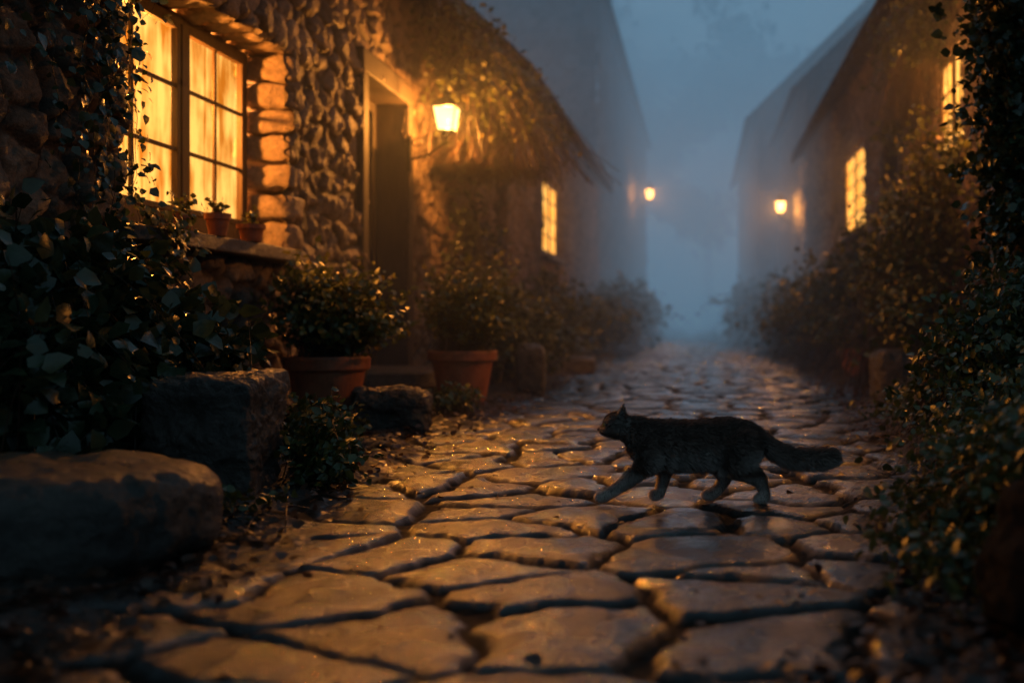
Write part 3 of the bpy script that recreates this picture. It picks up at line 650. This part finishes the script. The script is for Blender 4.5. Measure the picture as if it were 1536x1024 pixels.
# ---------------------------------------------------------------- cat
def cat(ox,oy):
    sv=[];sf=[]
    def ball(c,r3):
        bm=bmesh.new(); bmesh.ops.create_uvsphere(bm,u_segments=14,v_segments=10,radius=1)
        n0=len(sv)
        for v in bm.verts: sv.append((c[0]+v.co.x*r3[0],c[1]+v.co.y*r3[1],c[2]+v.co.z*r3[2]))
        for f in bm.faces: sf.append(tuple(n0+v.index for v in f.verts))
        bm.free()
    def chain(pts,fy=1.0,fz=1.0,steps=9):
        for a,b in zip(pts[:-1],pts[1:]):
            for i in range(steps+1):
                q=i/steps; p=[a[k]*(1-q)+b[k]*q for k in range(4)]
                ball((p[0],p[1],p[2]),(p[3],p[3]*fy,p[3]*fz))
    chain([(-.255,0,.248,.040),(-.215,0,.228,.050),(-.17,0,.206,.062),(-.12,0,.194,.071),(-.05,0,.190,.073),(.02,0,.193,.075),(.08,0,.199,.075),(.13,0,.198,.068),(.17,0,.198,.048)],.80)
    chain([(-.205,0,.190,.045),(-.15,0,.162,.052),(-.05,0,.160,.056),(.05,0,.165,.054)],.8)
    ball((-.280,-.004,.254),(.048,.046,.042)); ball((-.306,-.006,.241),(.028,.032,.023)); ball((-.322,-.008,.238),(.018,.020,.015))
    ball((-.268,-.028,.238),(.028,.024,.024)); ball((-.268,.022,.238),(.028,.022,.024))
    for sy in (-1,1):
        for i in range(8):
            q=i/7; ball((-.268+.010*q,-.004+sy*(.027+.005*q),.282+.040*q),(.020*(1-q*.9),.009*(1-q*.7),.010))
    n=-.033;f=.033
    chain([(-.165,n,.175,.044),(-.180,n,.125,.032),(-.235,n,.075,.0225),(-.290,n,.038,.018),(-.318,n,.024,.019),(-.334,n,.020,.0165)])
    chain([(-.135,f,.165,.042),(-.115,f,.112,.029),(-.128,f,.055,.020),(-.137,f,.022,.018),(-.158,f,.016,.017)])
    chain([(.115,f,.180,.056),(.055,f,.128,.038),(.085,f,.075,.023),(.060,f,.035,.018),(.040,f,.018,.018),(.018,f,.015,.016)])
    chain([(.130,n,.185,.062),(.115,n,.125,.045),(.165,n,.092,.027),(.198,n,.075,.022),(.212,n,.035,.017),(.212,n,.018,.018),(.190,n,.015,.0165)])
    chain([(.165,0,.222,.028),(.205,0,.200,.025),(.245,-.005,.168,.025),(.295,-.01,.148,.027),(.35,-.015,.141,.028),(.40,-.02,.145,.027),(.435,-.02,.150,.018)])
    me=bpy.data.meshes.new('tmp'); me.from_pydata(sv,[],sf); tmp=link(bpy.data.objects.new('tmp',me))
    m=tmp.modifiers.new('r','REMESH'); m.mode='VOXEL'; m.voxel_size=.0045
    m=tmp.modifiers.new('s','SMOOTH'); m.factor=.6; m.iterations=8
    bpy.context.view_layer.update(); dg=bpy.context.evaluated_depsgraph_get()
    bm_=bpy.data.meshes.new_from_object(tmp.evaluated_get(dg)); bpy.data.objects.remove(tmp)
    zmin=min(v.co.z for v in bm_.vertices)
    mm=M('cat_skin'); mm.pbr((.12,.10,.088),.8,mm.bump(mm.noise(120,4),.6,.004),.2)
    bm_.materials.clear(); bm_.materials.append(mm.m)
    for p in bm_.polygons: p.use_smooth=True
    E=bpy.data.objects.new('cat',bm_); bm_.name='cat'; link(E); E.location=(ox,oy,-zmin-.004)
    tag(E,'dark grey fluffy cat walking across wet cobbles','cat')
    bm_.calc_loop_triangles()
    V=np.array([v.co[:] for v in bm_.vertices]); Nn=np.array([v.normal[:] for v in bm_.vertices]); Tr=np.array([t.vertices[:] for t in bm_.loop_triangles])
    A=np.linalg.norm(np.cross(V[Tr[:,1]]-V[Tr[:,0]],V[Tr[:,2]]-V[Tr[:,0]]),axis=1)
    r=np.random.default_rng(9); K=80000; ti=r.choice(len(Tr),K,p=A/A.sum()); u=r.random(K);v=r.random(K); fl=u+v>1;u[fl]=1-u[fl];v[fl]=1-v[fl]
    P=V[Tr[ti,0]]*(1-u-v)[:,None]+V[Tr[ti,1]]*u[:,None]+V[Tr[ti,2]]*v[:,None]
    N=nz(Nn[Tr[ti,0]]*(1-u-v)[:,None]+Nn[Tr[ti,1]]*u[:,None]+Nn[Tr[ti,2]]*v[:,None])
    leg=sst(.14,.08,P[:,2])*(P[:,0]<.235); tail=(P[:,0]>.20)&(P[:,2]>.11); head=P[:,0]<-.235
    flow=np.stack([1-leg*.9,0*leg,-.25-leg*1.0],1)
    L=.022+.016*sst(.17,.11,P[:,2])*(1-leg); L=np.where(tail,.025,L); L=L*(1-.6*leg); L=np.where(head&(P[:,2]>.2),.010,L)
    L=L*r.uniform(.6,1.35,K)
    clump=fbm(P,45,2,77)[:,None]
    flow=flow-N*(flow*N).sum(1)[:,None]; D=nz(nz(flow)+N*(.50+.40*clump)+r.normal(size=(K,3))*.2)
    S=nz(np.cross(D,N))*.0007
    Q=np.stack([P-S,P+S,P+D*L[:,None]*.6+S*.7,P+D*L[:,None]+np.array([0,0,-1.])*L[:,None]*.15],1).reshape(-1,3)
    i=np.arange(K)*4; Fq=np.stack([i,i+1,i+2,i+3],1)
    fm=M('cat_fur'); t=fm.attr('tone')
    fm.pbr(fm.ramp(t,[(0,(.11,.085,.073)),(.7,(.37,.285,.24)),(.9,(.48,.38,.32)),(1,(.60,.49,.40))]),.4,None,.5)
    paw=(P[:,2]<.045)
    stripe=.05*np.sin(P[:,0]*95+3*vnoise(P,14,5))
    tone=np.where(paw,r.uniform(.7,1,K),np.clip(r.uniform(.05,.75,K)+stripe-.1*sst(.2,.27,P[:,2]),0,.85))
    fo=fast('fur',Q,Fq,fm.m,None,{'tone':np.repeat(tone,4)}); fo.parent=E
    eye=M('cat_eye'); eye.pbr((.25,.2,.05),.08,None,.8)
    nm=M('cat_nose'); nm.pbr((.05,.025,.025),.3)
    for nme,loc,rad,mt in (('eye',(-.316,-.026,.257),.0078,eye.m),('eye',(-.316,.014,.257),.0078,eye.m),('nose',(-.339,-.008,.241),.006,nm.m)):
        bm2=bmesh.new(); bmesh.ops.create_uvsphere(bm2,u_segments=12,v_segments=8,radius=rad); me=bpy.data.meshes.new(nme); bm2.to_mesh(me); bm2.free(); me.materials.append(mt)
        eo=link(bpy.data.objects.new(nme,me)); eo.location=loc; eo.parent=E
    return E
cat(0,3.32)
# ---------------------------------------------------------------- mist volumes
def mist(name,lo,hi,dens,em,anis,label):
    b=B(); b.box(lo,hi)
    m=M(name); v=m.n('ShaderNodeVolumePrincipled'); v.inputs['Density'].default_value=dens; v.inputs['Color'].default_value=(.75,.85,.95,1); v.inputs['Anisotropy'].default_value=anis
    v.inputs['Emission Strength'].default_value=em[3]; v.inputs['Emission Color'].default_value=(em[0],em[1],em[2],1)  # volume glows by itself, standing in for dusk skylight scattered in fog
    m.l(v.outputs[0],m.out.inputs['Volume'])
    o=b.obj(name,m.m); tag(o,label,'fog',kind='structure'); return o
mist('mist',(-40,5.0,-.1),(40,140,12),.014,(.06,.15,.24,.002),.5,'thin evening mist filling the lane')
mist('fog_bank',(-39,17,-.08),(39,139,17),.034,(.065,.155,.235,.044),.2,'blue fog bank at the end of the lane')
# ---------------------------------------------------------------- world
w=bpy.data.worlds.new('World'); scene.world=w; w.use_nodes=True; nt=w.node_tree
bg=nt.nodes['Background']; tc=nt.nodes.new('ShaderNodeTexCoord'); mp=nt.nodes.new('ShaderNodeMapping'); mp.inputs['Scale'].default_value=(2.6,2.6,5)
ns=nt.nodes.new('ShaderNodeTexNoise'); ns.inputs['Scale'].default_value=1.8; ns.inputs['Detail'].default_value=5
cr=nt.nodes.new('ShaderNodeValToRGB'); cr.color_ramp.elements[0].position=.38; cr.color_ramp.elements[0].color=(.035,.080,.115,1); cr.color_ramp.elements[1].position=.62; cr.color_ramp.elements[1].color=(.17,.29,.38,1)
nt.links.new(tc.outputs['Generated'],mp.inputs[0]); nt.links.new(mp.outputs[0],ns.inputs['Vector']); nt.links.new(ns.outputs['Fac'],cr.inputs[0]); nt.links.new(cr.outputs[0],bg.inputs['Color']); bg.inputs['Strength'].default_value=.75
# ---------------------------------------------------------------- camera
cd=bpy.data.cameras.new('camera'); co=link(bpy.data.objects.new('camera',cd)); co.location=(0,0,.6); co.rotation_euler=(math.radians(90),0,0)
cd.lens=35; cd.sensor_width=36; cd.shift_x=-.184; cd.shift_y=-.021; cd.clip_start=.05; cd.clip_end=600
cd.dof.use_dof=True; cd.dof.focus_distance=3.7; cd.dof.aperture_fstop=1.3
scene.camera=co
